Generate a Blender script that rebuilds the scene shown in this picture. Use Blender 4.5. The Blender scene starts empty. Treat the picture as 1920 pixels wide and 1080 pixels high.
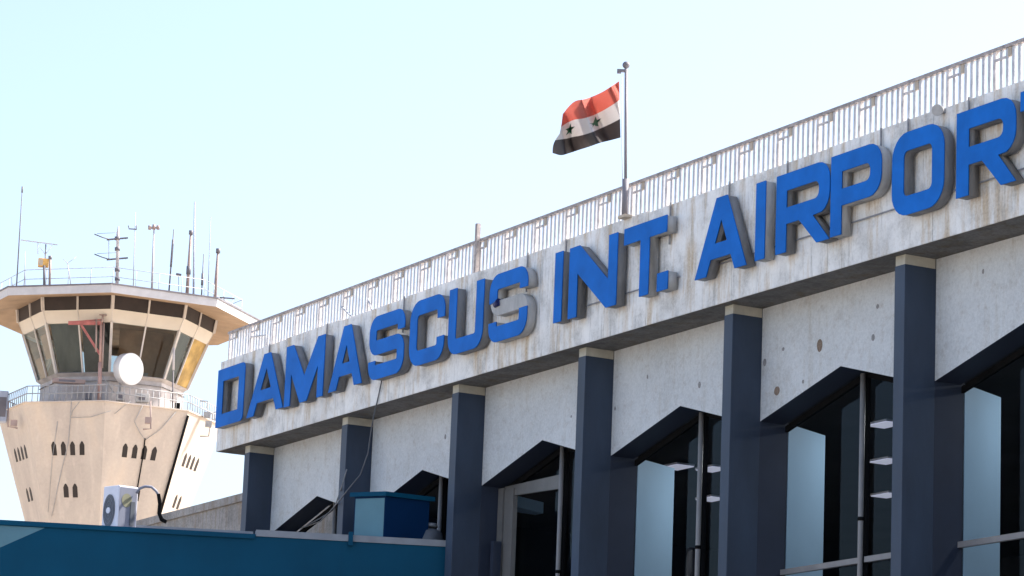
import bpy, bmesh, math, random
from mathutils import Vector, Matrix
random.seed(7)
S = bpy.context.scene
COL = S.collection
R_ = math.radians
# ------------------------------------------------------------------ camera model
FPX, YAW, PITCH, ROLL = 6000.0, 2.64307, 0.20911, 0.03987
CAM = Vector((52.538, -23.236, 1.803))
_f = Vector((math.cos(PITCH)*math.cos(YAW), math.cos(PITCH)*math.sin(YAW), math.sin(PITCH)))
_r = Vector((math.sin(YAW), -math.cos(YAW), 0)); _u = _r.cross(_f)
CR = math.cos(ROLL)*_r + math.sin(ROLL)*_u
CU = -math.sin(ROLL)*_r + math.cos(ROLL)*_u
CF = _f
def ray(x, y): return CF + CR*((x-960)/FPX) - CU*((y-540)/FPX)
def on_y(x, y, Y):
    v = ray(x, y); return CAM + v*((Y-CAM.y)/v.y)
def on_z(x, y, Z):
    v = ray(x, y); return CAM + v*((Z-CAM.z)/v.z)
def on_d(x, y, d): return CAM + ray(x, y)*d
def on_plane(x, y, P, n):
    v = ray(x, y); return CAM + v*((P-CAM).dot(n)/v.dot(n))

# ------------------------------------------------------------------ materials
def new_mat(name):
    m = bpy.data.materials.new(name); m.use_nodes = True
    nt = m.node_tree; b = nt.nodes['Principled BSDF']
    return m, nt, b
def N(nt, t, **kw):
    n = nt.nodes.new(t)
    for k, v in kw.items(): setattr(n, k, v)
    return n
def coords(nt, scale=(1, 1, 1)):
    tc = N(nt, 'ShaderNodeTexCoord'); mp = N(nt, 'ShaderNodeMapping')
    mp.inputs['Scale'].default_value = scale
    nt.links.new(tc.outputs['Object'], mp.inputs['Vector']); return mp.outputs['Vector']
def noise(nt, vec, scale, detail=4, rough=.55):
    n = N(nt, 'ShaderNodeTexNoise'); n.inputs['Scale'].default_value = scale
    n.inputs['Detail'].default_value = detail; n.inputs['Roughness'].default_value = rough
    nt.links.new(vec, n.inputs['Vector']); return n.outputs['Fac']
def ramp(nt, fac, stops):
    r = N(nt, 'ShaderNodeValToRGB'); e = r.color_ramp.elements
    while len(e) < len(stops): e.new(.5)
    for i, (p, c) in enumerate(stops):
        e[i].position = p; e[i].color = (*c, 1) if len(c) == 3 else c
    nt.links.new(fac, r.inputs['Fac']); return r.outputs['Color']
def mixc(nt, fac, a, b, mode='MIX'):
    m = N(nt, 'ShaderNodeMix', data_type='RGBA', blend_type=mode)
    for sock, v in ((m.inputs['Factor'], fac), (m.inputs[6], a), (m.inputs[7], b)):
        if hasattr(v, 'is_linked'): nt.links.new(v, sock)
        elif isinstance(v, (int, float)): sock.default_value = v
        else: sock.default_value = (*v, 1)
    return m.outputs[2]
def bump(nt, b, fac, strength=.3, dist=.01):
    bp = N(nt, 'ShaderNodeBump'); bp.inputs['Strength'].default_value = strength
    bp.inputs['Distance'].default_value = dist
    nt.links.new(fac, bp.inputs['Height']); nt.links.new(bp.outputs['Normal'], b.inputs['Normal'])
def simple(name, c, rough=.6, metal=0, var=.12, scale=3, spec=.5, bmp=0, stretch=(1, 1, 1)):
    m, nt, b = new_mat(name)
    v = coords(nt, stretch); f = noise(nt, v, scale, 5, .6)
    lo = tuple(x*(1-var) for x in c); hi = tuple(min(1, x*(1+var)) for x in c)
    nt.links.new(ramp(nt, f, [(.3, lo), (.7, hi)]), b.inputs['Base Color'])
    b.inputs['Roughness'].default_value = rough; b.inputs['Metallic'].default_value = metal
    b.inputs['Specular IOR Level'].default_value = spec
    if bmp: bump(nt, b, noise(nt, v, scale*8, 4), bmp, .004)
    return m
def concrete_mat(name, base, dark, brown, s=1.0):
    m, nt, b = new_mat(name)
    v = coords(nt); vs = coords(nt, (2.6, 2.6, .33))
    big = noise(nt, v, .9*s, 5, .6); blot = noise(nt, v, 2.3*s, 6, .7)
    streak = noise(nt, vs, 1.5*s, 6, .68); streak2 = noise(nt, coords(nt, (5.5, 5.5, .5)), 1.7*s, 5, .7)
    fine = noise(nt, v, 26*s, 5, .7)
    c = ramp(nt, blot, [(.34, tuple(x*.70 for x in base)), (.5, base), (.66, tuple(min(1, x*1.12) for x in base))])
    c = mixc(nt, ramp(nt, streak, [(.49, (0, 0, 0)), (.66, (.95, .95, .95))]), c, brown)
    c = mixc(nt, ramp(nt, streak2, [(.54, (0, 0, 0)), (.70, (.8, .8, .8))]), c, dark)
    c = mixc(nt, ramp(nt, big, [(.56, (0, 0, 0)), (.74, (.55, .55, .55))]), c, dark)
    c = mixc(nt, .38, c, ramp(nt, fine, [(.3, (.25, .24, .22)), (.7, (.9, .88, .85))]), 'OVERLAY')
    nt.links.new(c, b.inputs['Base Color']); b.inputs['Roughness'].default_value = .92
    b.inputs['Specular IOR Level'].default_value = .2
    bump(nt, b, blot, .5, .012)
    return m
def plaster_mat(name, base):
    m, nt, b = new_mat(name)
    v = coords(nt); fine = noise(nt, v, 30, 4, .7); big = noise(nt, v, .8, 5, .6); mid = noise(nt, v, 6, 5, .7)
    c = ramp(nt, big, [(.3, tuple(x*.86 for x in base)), (.7, tuple(x*1.06 for x in base))])
    c = mixc(nt, ramp(nt, mid, [(.52, (0, 0, 0)), (.74, (.5, .5, .5))]), c, (base[0]*.66, base[1]*.58, base[2]*.52))
    st = noise(nt, coords(nt, (4, 4, .45)), 1.2, 5, .7)
    c = mixc(nt, ramp(nt, st, [(.54, (0, 0, 0)), (.74, (.5, .5, .5))]), c, (base[0]*.72, base[1]*.66, base[2]*.58))
    c = mixc(nt, .34, c, ramp(nt, fine, [(.3, (.25, .25, .25)), (.7, (.8, .8, .8))]), 'OVERLAY')
    nt.links.new(c, b.inputs['Base Color']); b.inputs['Roughness'].default_value = .95
    b.inputs['Specular IOR Level'].default_value = .15
    bump(nt, b, fine, .45, .008)
    return m
def glass_mat(name, tint, refl_c, trans=.6, ior=1.5, rough=.01):
    m, nt, b = new_mat(name); nt.nodes.remove(b)
    out = nt.nodes['Material Output']
    tr = N(nt, 'ShaderNodeBsdfTransparent'); tr.inputs['Color'].default_value = (*tint, 1)
    gl = N(nt, 'ShaderNodeBsdfGlossy'); gl.inputs['Color'].default_value = (*refl_c, 1); gl.inputs['Roughness'].default_value = rough
    fr = N(nt, 'ShaderNodeFresnel'); fr.inputs['IOR'].default_value = ior
    mx = N(nt, 'ShaderNodeMixShader'); nt.links.new(fr.outputs[0], mx.inputs[0])
    nt.links.new(tr.outputs[0], mx.inputs[1]); nt.links.new(gl.outputs[0], mx.inputs[2])
    nt.links.new(mx.outputs[0], out.inputs['Surface']); return m
def emit_mat(name, c, st):
    m, nt, b = new_mat(name)
    b.inputs['Base Color'].default_value = (*c, 1)
    b.inputs['Emission Color'].default_value = (*c, 1); b.inputs['Emission Strength'].default_value = st
    return m
def cloth_mat(name, c, tr):
    m, nt, b = new_mat(name)
    v = coords(nt); f = noise(nt, v, 140, 2)
    col = ramp(nt, f, [(.3, tuple(x*.88 for x in c)), (.7, tuple(min(1, x*1.1) for x in c))])
    nt.links.new(col, b.inputs['Base Color']); b.inputs['Roughness'].default_value = .75
    b.inputs['Specular IOR Level'].default_value = .3
    t = N(nt, 'ShaderNodeBsdfTranslucent'); nt.links.new(col, t.inputs['Color'])
    mx = N(nt, 'ShaderNodeMixShader'); mx.inputs[0].default_value = tr
    nt.links.new(b.outputs[0], mx.inputs[1]); nt.links.new(t.outputs[0], mx.inputs[2])
    nt.links.new(mx.outputs[0], nt.nodes['Material Output'].inputs['Surface']); return m

M = {}
M['fascia'] = concrete_mat('weathered_concrete', (.84, .825, .80), (.42, .41, .395), (.56, .44, .31))
M['soffit_dirty'] = concrete_mat('weathered_soffit_concrete', (.17, .167, .163), (.10, .098, .095), (.14, .12, .09))  # base colour darkened to carry the shade under the overhang
M['plaster'] = plaster_mat('stippled_plaster', (.645, .66, .665))
M['navy'] = simple('navy_paint', (.030, .048, .083), .55, var=.2, scale=1.6, bmp=.2, stretch=(1.5, 1.5, .5))
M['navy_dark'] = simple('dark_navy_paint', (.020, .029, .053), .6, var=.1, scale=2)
M['cream'] = simple('cream_block', (.50, .47, .39), .9, var=.15, scale=6)
M['stain'] = simple('rust_spot', (.22, .16, .12), .9, var=.3, scale=30)
M['stain2'] = simple('chipped_spot', (.27, .26, .26), .9, var=.3, scale=30)
M['blue'] = simple('blue_letter_face', (.004, .142, .54), .55, var=.14, scale=2.2, spec=.12)
M['blue_deep'] = simple('navy_letter_backing', (.006, .012, .09), .5, var=.1)
M['shell'] = simple('grey_letter_return', (.19, .19, .195), .6, var=.25, scale=5, stretch=(1, 1, .4))
M['shell_pale'] = simple('pale_grey_letter_return', (.40, .395, .385), .6, var=.25, scale=5, stretch=(1, 1, .4))
M['strap'] = simple('faded_brown_steel', (.58, .54, .53), .7, var=.3, scale=12)
M['door_alu'] = simple('dull_door_frame', (.15, .145, .14), .5, var=.15, scale=3)
M['bar'] = simple('pale_painted_steel', (.50, .51, .54), .55, var=.2, scale=9)
M['rust'] = simple('rusty_painted_steel', (.36, .315, .30), .7, var=.4, scale=14)
M['beige'] = simple('beige_plate', (.50, .42, .33), .7, var=.15)
M['rod'] = simple('dull_steel_rod', (.26, .26, .27), .6, var=.2, scale=12)
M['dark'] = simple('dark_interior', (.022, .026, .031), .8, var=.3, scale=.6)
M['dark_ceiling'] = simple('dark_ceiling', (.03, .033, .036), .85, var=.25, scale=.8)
M['mullion'] = simple('grey_brown_aluminium', (.27, .255, .25), .5, var=.12, scale=4)
M['blind'] = simple('pale_blue_inner_paint', (.42, .62, .80), .5, var=.05, scale=.7)  # colour holds the sky reflection of the terminal windows
M['glass'] = glass_mat('clear_glass', (.90, .93, .95), (.7, .8, .9), ior=1.18)
M['teal'] = simple('blue_bridge_paint', (.001, .068, .132), .55, var=.2, scale=.5, spec=.12, bmp=.05)
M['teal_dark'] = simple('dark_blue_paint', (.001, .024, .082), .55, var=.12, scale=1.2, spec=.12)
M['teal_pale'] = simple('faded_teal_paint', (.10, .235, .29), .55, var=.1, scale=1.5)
M['flash'] = simple('pale_grey_flashing', (.26, .275, .30), .6, var=.12, scale=4)
M['white'] = simple('white_enamel', (.72, .72, .80), .5, var=.05, scale=4)
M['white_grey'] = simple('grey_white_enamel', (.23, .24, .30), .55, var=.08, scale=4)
M['black'] = simple('black_rubber', (.010, .010, .011), .8, var=.2, spec=.05)
M['fan'] = simple('dark_grey_grille', (.11, .12, .14), .5, var=.2)
M['yellow'] = simple('yellow_sticker', (.26, .25, .16), .6, var=.1)
M['tower'] = None
M['roofedge'] = simple('grey_white_roof_edge', (.50, .505, .54), .7, var=.1, scale=2)
M['soffit'] = simple('tan_soffit_boards', (.31, .215, .14), .8, var=.2, scale=1.2, stretch=(1, 1, 1))
M['cream_panel'] = simple('cream_metal_panel', (.60, .545, .475), .6, var=.07, scale=.9)
M['base_grey'] = simple('lavender_grey_panel', (.45, .42, .415), .7, var=.25, scale=1.6)
M['cabframe'] = simple('pale_window_frame', (.56, .52, .49), .5, var=.1)
M['clere'] = simple('dark_louvre', (.022, .014, .014), .6, var=.35, scale=2)
M['cabglass'] = glass_mat('cab_glass', (.72, .75, .74), (.75, .85, .9), ior=1.45)
M['wood'] = simple('brown_ceiling', (.42, .25, .14), .7, var=.3, scale=1)
M['cabdark'] = simple('dark_blind', (.05, .055, .06), .6, var=.3)
M['ochre'] = simple('ochre_blind', (.40, .26, .085), .8, var=.5, scale=1.3)
M['red'] = simple('faded_red_paint', (.40, .13, .12), .6, var=.25, scale=4)
M['pinkpost'] = simple('pink_grey_post', (.42, .27, .24), .6, var=.2, scale=3)
M['dish'] = simple('white_dish', (.86, .86, .86), .5, var=.03)
M['dishside'] = simple('grey_white_shroud', (.62, .62, .64), .55, var=.05)
M['galv'] = simple('galvanised_steel', (.33, .33, .34), .5, var=.2, scale=7)
M['pole'] = simple('dull_grey_pole', (.22, .205, .225), .6, var=.15, scale=2)
M['mast'] = simple('pale_mast', (.50, .47, .48), .6, var=.15, scale=2)
M['mast_dark'] = simple('dark_mast', (.15, .14, .16), .6, var=.2, scale=2)
M['mast_brown'] = simple('brown_mast', (.33, .25, .23), .6, var=.2, scale=2)
M['mast_blue'] = simple('blue_grey_mast', (.36, .40, .50), .6, var=.15, scale=2)
M['orange'] = simple('orange_box', (.70, .40, .11), .6, var=.2)
M['junk'] = simple('grey_equipment', (.40, .39, .38), .7, var=.35, scale=3)
M['slit'] = simple('dark_slit', (.018, .012, .011), .6, var=.3)
M['flag_red'] = cloth_mat('red_cloth', (.40, .085, .06), .28)
M['flag_white'] = cloth_mat('white_cloth', (.55, .51, .49), .16)
M['flag_black'] = cloth_mat('black_cloth', (.035, .028, .027), .25)
M['flag_green'] = cloth_mat('green_cloth', (.02, .14, .07), .25)
M['annex'] = concrete_mat('grey_annex_concrete', (.30, .29, .285), (.16, .155, .15), (.25, .2, .16))
M['lamp'] = emit_mat('ceiling_light_tube', (.80, .82, 1), .17)
def tower_mat():
    m, nt, b = new_mat('tan_tower_render')
    v = coords(nt); vs = coords(nt, (1, 1, .05)); vv = coords(nt, (1, 1, .02))
    st = noise(nt, vs, 1.1, 3, .5); bl = noise(nt, v, .7, 5, .6); fn = noise(nt, v, 9, 5, .7); ln = noise(nt, vv, 4.2, 2, .5)
    c = ramp(nt, st, [(.3, (.48, .415, .365)), (.52, (.56, .485, .42)), (.72, (.63, .525, .43))])
    c = mixc(nt, ramp(nt, bl, [(.5, (0, 0, 0)), (.8, (.4, .4, .4))]), c, (.46, .40, .36))
    c = mixc(nt, ramp(nt, ln, [(.58, (0, 0, 0)), (.70, (.3, .3, .3))]), c, (.70, .60, .52))
    c = mixc(nt, .12, c, ramp(nt, fn, [(.3, (.3, .3, .3)), (.7, (.8, .8, .8))]), 'OVERLAY')
    nt.links.new(c, b.inputs['Base Color']); b.inputs['Roughness'].default_value = .9
    b.inputs['Specular IOR Level'].default_value = .2
    bump(nt, b, fn, .2, .02); return m
M['tower'] = tower_mat()
def ground_mat():
    m, nt, b = new_mat('apron_concrete')
    v = coords(nt); a = noise(nt, v, .05, 6, .6); f = noise(nt, v, 3, 6, .7)
    c = ramp(nt, a, [(.3, (.40, .335, .265)), (.7, (.50, .42, .33))])
    c = mixc(nt, .25, c, ramp(nt, f, [(.3, (.3, .3, .3)), (.7, (.7, .7, .7))]), 'OVERLAY')
    nt.links.new(c, b.inputs['Base Color']); b.inputs['Roughness'].default_value = .9; return m
M['ground'] = ground_mat()
M['asphalt'] = simple('apron_asphalt', (.20, .19, .178), .9, var=.25, scale=.4, bmp=.2)

# ------------------------------------------------------------------ mesh building
class MB:
    def __init__(s): s.v = []; s.f = []; s.mi = []; s.sm = []
    def add(s, vs, fs, mi=0, smooth=False):
        o = len(s.v); s.v += [Vector(v) for v in vs]
        for f in fs: s.f.append([o+i for i in f]); s.mi.append(mi); s.sm.append(smooth)
        return s
    def box(s, a, b, mi=0):
        x0, y0, z0 = (min(a[i], b[i]) for i in range(3)); x1, y1, z1 = (max(a[i], b[i]) for i in range(3))
        return s.add([(x0,y0,z0),(x1,y0,z0),(x1,y1,z0),(x0,y1,z0),(x0,y0,z1),(x1,y0,z1),(x1,y1,z1),(x0,y1,z1)],
                     [(0,3,2,1),(4,5,6,7),(0,1,5,4),(1,2,6,5),(2,3,7,6),(3,0,4,7)], mi)
    def obox(s, o, ax, ay, az, mi=0):        # oriented box from a corner and three edge vectors
        o, ax, ay, az = map(Vector, (o, ax, ay, az))
        p = [o, o+ax, o+ax+ay, o+ay]; p += [q+az for q in p]
        fs = [(0,3,2,1),(4,5,6,7),(0,1,5,4),(1,2,6,5),(2,3,7,6),(3,0,4,7)]
        if ax.cross(ay).dot(az) < 0: fs = [f[::-1] for f in fs]
        return s.add(p, fs, mi)
    def beam(s, a, b, w, h=None, up=(0, 0, 1), mi=0):
        a, b = Vector(a), Vector(b); h = h or w; d = (b-a).normalized(); up = Vector(up)
        if abs(d.dot(up)) > .98: up = Vector((1, 0, 0))
        x = d.cross(up).normalized(); y = x.cross(d)
        return s.obox(a-x*w/2-y*h/2, b-a, x*w, y*h, mi)
    def tube(s, pts, r, n=8, mi=0, cap=True):
        pts = [Vector(p) for p in pts]; rs = r if isinstance(r, (list, tuple)) else [r]*len(pts)
        vs = []; fs = []; ref = None
        for i, p in enumerate(pts):
            d = (pts[min(i+1, len(pts)-1)]-pts[max(i-1, 0)]).normalized()
            if ref is None or abs(d.dot(ref)) > .98:
                ref = Vector((0, 0, 1)) if abs(d.z) < .9 else Vector((1, 0, 0))
            x = d.cross(ref).normalized(); y = x.cross(d); ref = y if abs(d.z) > .9 else ref
            for k in range(n):
                a = 2*math.pi*k/n; vs.append(p+(x*math.cos(a)+y*math.sin(a))*rs[i])
        for i in range(len(pts)-1):
            for k in range(n):
                k2 = (k+1) % n; fs.append((i*n+k, i*n+k2, (i+1)*n+k2, (i+1)*n+k))
        s.add(vs, fs, mi, True)
        if cap:
            s.add(vs[:n], [tuple(range(n))], mi); s.add(vs[-n:], [tuple(range(n-1, -1, -1))], mi)
        return s
    def prism(s, poly, ext, mi=0, side_mi=None):   # poly: list of 3D points (planar), ext: vector
        poly = [Vector(p) for p in poly]; e = Vector(ext); n = len(poly)
        vs = poly+[p+e for p in poly]
        s.add(vs, [tuple(range(n)), tuple(range(2*n-1, n-1, -1))], mi)
        s.add(vs, [(i, n+i, n+(i+1) % n, (i+1) % n) for i in range(n)], mi if side_mi is None else side_mi)
        return s
    def ball(s, c, r, n=10, mi=0):
        c = Vector(c); vs = []; fs = []
        for i in range(n+1):
            th = math.pi*i/n
            for k in range(n):
                a = 2*math.pi*k/n; vs.append(c+Vector((math.sin(th)*math.cos(a), math.sin(th)*math.sin(a), math.cos(th)))*r)
        for i in range(n):
            for k in range(n): fs.append((i*n+k, (i+1)*n+k, (i+1)*n+(k+1) % n, i*n+(k+1) % n))
        return s.add(vs, fs, mi, True)
    def build(s, name, mats, parent=None, fixn=True, bevel=0):
        mats = mats if isinstance(mats, (list, tuple)) else [mats]
        me = bpy.data.meshes.new(name)
        if parent is None:
            lo = Vector((min(v[i] for v in s.v) for i in range(3))); hi = Vector((max(v[i] for v in s.v) for i in range(3)))
            org = Vector(((lo.x+hi.x)/2, (lo.y+hi.y)/2, lo.z)); inv = Matrix.Translation(-org)
        else:
            rt = parent
            while rt.parent: rt = rt.parent
            inv = (Matrix.Translation(rt.location) @ rt.rotation_euler.to_matrix().to_4x4()).inverted()
        me.from_pydata([inv @ v for v in s.v], [], s.f)
        for m in mats: me.materials.append(m)
        for p, mi, sm in zip(me.polygons, s.mi, s.sm): p.material_index = mi; p.use_smooth = sm
        if fixn:
            bm = bmesh.new(); bm.from_mesh(me); bmesh.ops.remove_doubles(bm, verts=bm.verts, dist=1e-5)
            bmesh.ops.recalc_face_normals(bm, faces=bm.faces); bm.to_mesh(me); bm.free()
        me.update(); o = bpy.data.objects.new(name, me); COL.objects.link(o)
        if parent is None: o.location = org
        else: o.parent = parent if parent.type == 'EMPTY' or parent.parent else parent
        if parent is not None and parent.type == 'MESH' and parent.parent is None:
            pass
        if bevel:
            b = o.modifiers.new('bevel', 'BEVEL'); b.width = bevel; b.segments = 2; b.limit_method = 'ANGLE'
        return o
def tag(o, label=None, cat=None, group=None, kind=None):
    if label: o['label'] = label
    if cat: o['category'] = cat
    if group: o['group'] = group
    if kind: o['kind'] = kind
    return o
def thing(name, loc, label, cat, group=None, rz=0):
    o = bpy.data.objects.new(name, None); COL.objects.link(o); o.location = loc; o.rotation_euler = (0, 0, rz)
    o.empty_display_size = .3
    return tag(o, label, cat, group)

# ================================================================== setting: ground
g = MB(); g.add([(-4500,-4500,0),(4500,-4500,0),(4500,4500,0),(-4500,4500,0)], [(0,1,2,3)])
tag(g.build('ground', M['ground'], fixn=False), kind='structure')

g = MB(); g.add([(-14,-75,.004),(95,-75,.004),(95,.2,.004),(-14,.2,.004)], [(0,1,2,3)])
tag(g.build('apron', M['asphalt'], fixn=False), kind='structure')

# ================================================================== terminal building
BAY, W, YP, YG = 4.0, .22, .486, .90
ZCAP, ZFB, ZFT, ZA, ZS, YF = 10.70, 10.83, 12.50, 9.745, 9.25, -.15
XL, XR = -.96, 33.0
NB = 8
tb = thing('terminal_building', (16, 6, 0), 'long concrete terminal building with navy fins, pointed window bays and weathered fascia', 'building')
# fascia with cast panels and fine joints
fa = MB()
fa.box((XL, YF+.02, ZFB+.06), (XR, .62, ZFT-.004))
xj = [XL, 1.9, 4.0, 6.55, 9.1, 11.6, 14.15, 16.4, 18.7, 21.0, 23.4, 25.8, 28.2, 30.6, XR]
for i in range(len(xj)-1):
    dz = [0, .012, -.014, .006, -.008, .016, -.01, .0, .01, -.006, .004, 0, 0, 0][i]
    fa.box((xj[i]+.006, YF, ZFB), (xj[i+1]-.006, YF+.02, ZFT+dz))
# end face slab and thin cap pads along the parapet top
fa.box((XL-.004, YF+.03, ZFB-.002), (XL+.02, .624, ZFT+.002))
fa.build('fascia', M['fascia'], tb)
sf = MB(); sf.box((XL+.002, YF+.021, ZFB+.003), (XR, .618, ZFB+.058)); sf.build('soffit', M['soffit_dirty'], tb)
rf = MB(); rf.box((XL+.3, .63, 12.0), (XR, 15, 12.25)); rf.build('roof', M['fascia'], tb)
# interior shell
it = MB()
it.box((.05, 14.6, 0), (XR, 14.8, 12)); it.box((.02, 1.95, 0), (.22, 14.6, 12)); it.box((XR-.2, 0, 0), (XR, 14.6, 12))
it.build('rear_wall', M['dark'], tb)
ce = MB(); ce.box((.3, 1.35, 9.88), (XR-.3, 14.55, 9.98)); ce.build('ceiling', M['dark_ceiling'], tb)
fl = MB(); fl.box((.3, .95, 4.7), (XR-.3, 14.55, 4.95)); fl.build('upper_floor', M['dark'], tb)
lw = MB()
lw.box((.23, .55, 0), (XR-.3, .85, 5.2)); lw.build('lower_wall', M['plaster'], tb)
for k in range(NB+1):
    x = BAY*k
    if x > XR-.5: break
    p = MB()
    p.box((x, 0, 0), (x+W, YP, ZCAP), 0)
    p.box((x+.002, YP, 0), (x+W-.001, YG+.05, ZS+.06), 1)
    p.box((x+.004, YP+.003, ZS+.06), (x+W-.004, YG, ZFB-.002), 0)
    po = p.build('pillar', [M['navy'], M['navy_dark']], tb, bevel=.006)
    if k >= 2:
        zb_ = 4.96 if k > 2 else on_plane(990, 951, Vector((8.2, 1.3, 0)), Vector((1, 0, 0))).z
        zt_ = ZS+.02 if k > 2 else on_plane(990, 930, Vector((8.2, 1.3, 0)), Vector((1, 0, 0))).z
        q = MB(); q.prism([(x+W-.002, YG+.06, zb_), (x-.24, YG+.98, zb_), (x-.50, YG+.98, zb_), (x-.34, YG+.06, zb_)], (0, 0, zt_-zb_)); q.build('inner_face', M['blind'], po)  # pale blue body stands in for sky reflected in the glass
    c = MB(); c.box((x+.008, .008, ZCAP+.001), (x+W-.008, YP-.005, ZFB-.001)); c.build('cap', M['cream'], po)
spots = {0: [], 1: [(2.9, 10.2, .03, .04, 1)], 2: [(3.72, 10.42, .035, .06, 0), (3.0, 10.0, .02, .02, 1)],
         3: [(2.63, 9.98, .035, .045, 1), (1.2, 10.3, .02, .03, 1), (.3, 9.95, .02, .03, 1)],
         4: [(1.63, 10.10, .060, .085, 0), (.62, 9.62, .065, .06, 0), (2.86, 10.02, .035, .045, 1), (2.95, 10.42, .03, .03, 1), (.75, 10.18, .03, .025, 1), (.30, 10.06, .04, .05, 1), (1.25, 9.66, .025, .025, 1), (3.75, 10.55, .03, .05, 0)],
         5: [(2.4, 10.3, .03, .03, 1), (1.2, 10.5, .02, .03, 1)], 6: [], 7: []}
def lens(cx, cy, rx, rz, Y, rnd):
    return [(cx+rx*math.cos(a)*(1+.12*rnd.random()), Y, cy+rz*math.sin(a)*(1+.12*rnd.random())) for a in [2*math.pi*i/16 for i in range(16)]]
rnd = random.Random(3)
for k in range(NB):
    x0, x1 = BAY*k+W+.001, BAY*(k+1)-.001; xm = (x0+x1)/2+.02
    p = MB()
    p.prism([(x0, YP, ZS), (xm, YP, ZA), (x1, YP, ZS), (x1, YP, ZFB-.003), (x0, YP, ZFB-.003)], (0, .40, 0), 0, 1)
    for (cx, cz, rx, rz, t) in spots[k]:
        p.prism(lens(BAY*k+cx, cz, rx, rz, YP-.002, rnd), (0, .002, 0), 2+t)
    po = p.build('wall_panel', [M['plaster'], M['navy_dark'], M['stain'], M['stain2']], tb, fixn=True)
# windows
BL = [on_y(1466, 796, YG), on_y(1551, 822, YG)]      # sloping head of the pale reflection, measured once in one bay
bz0, bz1, bxw = BL[0].z, BL[1].z, BL[1].x-16
for k in range(NB):
    x0, x1 = BAY*k+W, BAY*(k+1); xm = (x0+x1)/2+.03
    fr = MB()
    # head band following the arch, set behind the reveal
    fr.prism([(x0, YG, ZS-.02), (xm, YG, ZA-.02), (x1, YG, ZS-.02), (x1, YG, ZS-.10), (xm, YG, ZA-.10), (x0, YG, ZS-.10)], (0, .05, 0))
    wo = fr.build('window', M['black'], tb)
    m = MB(); m.tube([(xm, YG-.06, 5.2), (xm, YG-.06, ZA-.06)], .036, 10); m.box((xm-.03, YG-.02, 5.2), (xm+.03, YG+.05, ZA-.1), 1)
    m.tube([(xm, YG-.06, 7.72), (xm, YG-.06, 7.77)], .042, 10, mi=1)
    m.build('mullion', [M['mullion'], M['black']], wo)
    t = MB(); t.box((x0, YG-.035, 7.17), (xm-.055, YG+.03, 7.245)); t.box((xm+.055, YG-.035, 7.17), (x1, YG+.03, 7.245))
    t.build('transom', M['mullion'], wo)
    g1 = MB(); g1.add([(x0, YG+.02, 5.2), (xm-.031, YG+.02, 5.2), (xm-.031, YG+.02, ZA-.1), (x0, YG+.02, ZS-.09)], [(0,1,2,3)])
    g1.build('pane', M['glass'], wo, fixn=False)
    g2 = MB(); g2.add([(xm+.031, YG+.02, 5.2), (x1, YG+.02, 5.2), (x1, YG+.02, ZS-.09), (xm+.031, YG+.02, ZA-.1)], [(0,1,2,3)])
    g2.build('pane', M['glass'], wo, fixn=False)
    if k == 2:
        d = MB(); xa = x0+.02; zt = on_y(940, 917, YG-.08).z
        d.box((xa, YG-.12, 5.2), (xa+.16, YG-.04, zt)); d.box((xa+.18, YG-.10, 5.2), (xa+.46, YG-.02, zt-.03))
        hp = [on_y(950, 931, YG-.075), on_y(1031, 920, YG-.075), on_y(1031, 894, YG-.075), on_y(946, 913, YG-.075)]
        hp[1].x = hp[2].x = xm-.04
        d.prism(hp, (0, .05, 0))
        d.build('door_frame', M['door_alu'], wo)
    # ceiling-high dark screen behind the second pane's foot
# interior ceiling lights
for i, (px, py, lab) in enumerate([(1660, 793, 'violet white ceiling light nearest the tall fin, highest in the third window from the right'),
        (1663, 862, 'middle of three ceiling lights behind the glass beside the tall right fin'),
        (1664, 926, 'lowest of three ceiling lights behind the glass beside the tall right fin'),
        (1270, 873, 'small ceiling light left of the mullion in the middle pointed window'),
        (1336, 877, 'violet ceiling light right of the mullion in the middle pointed window'),
        (1334, 933, 'greenish white lower ceiling light in the middle pointed window')]):
    P = on_z(px, py, 9.82)
    lo = thing('ceiling_light', (P.x, P.y, 9.72), lab, 'ceiling light', 'ceiling lights inside the terminal')
    h = MB(); h.box((P.x-.26, P.y-.17, 9.80), (P.x+.26, P.y+.17, 9.83)); h.build('housing', M['white'], lo)
    h = MB(); h.box((P.x-.25, P.y-.16, 9.785), (P.x+.25, P.y+.16, 9.799)); h.build('diffuser', M['lamp'], lo)
for i, lab in enumerate(['ceiling light just inside the middle pointed window, close behind the glass', 'ceiling light close behind the glass left of the tall right fin',
        'ceiling light close behind the glass right of the tall right fin', 'ceiling light farthest right, close behind the last window']):
    lo = thing('ceiling_light', (12.8+4*i, 2.8, 9.78), lab, 'ceiling light', 'ceiling lights inside the terminal')  # unseen fitting added only to brighten the pale blue faces nearby
    h = MB(); h.box((12.54+4*i, 2.63, 9.80), (13.06+4*i, 2.97, 9.83)); h.build('housing', M['white'], lo)
    h = MB(); h.box((12.55+4*i, 2.64, 9.785), (13.05+4*i, 2.96, 9.799)); h.build('diffuser', M['lamp'], lo)
    la = bpy.data.lights.new('ceiling_lamp', 'AREA'); la.shape = 'RECTANGLE'; la.size = .5; la.size_y = .32; la.energy = 15; la.color = (.92, .96, 1)
    lo2 = bpy.data.objects.new('ceiling_lamp', la); COL.objects.link(lo2); lo2.parent = lo; lo2.location = (0, 0, -.005)

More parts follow.
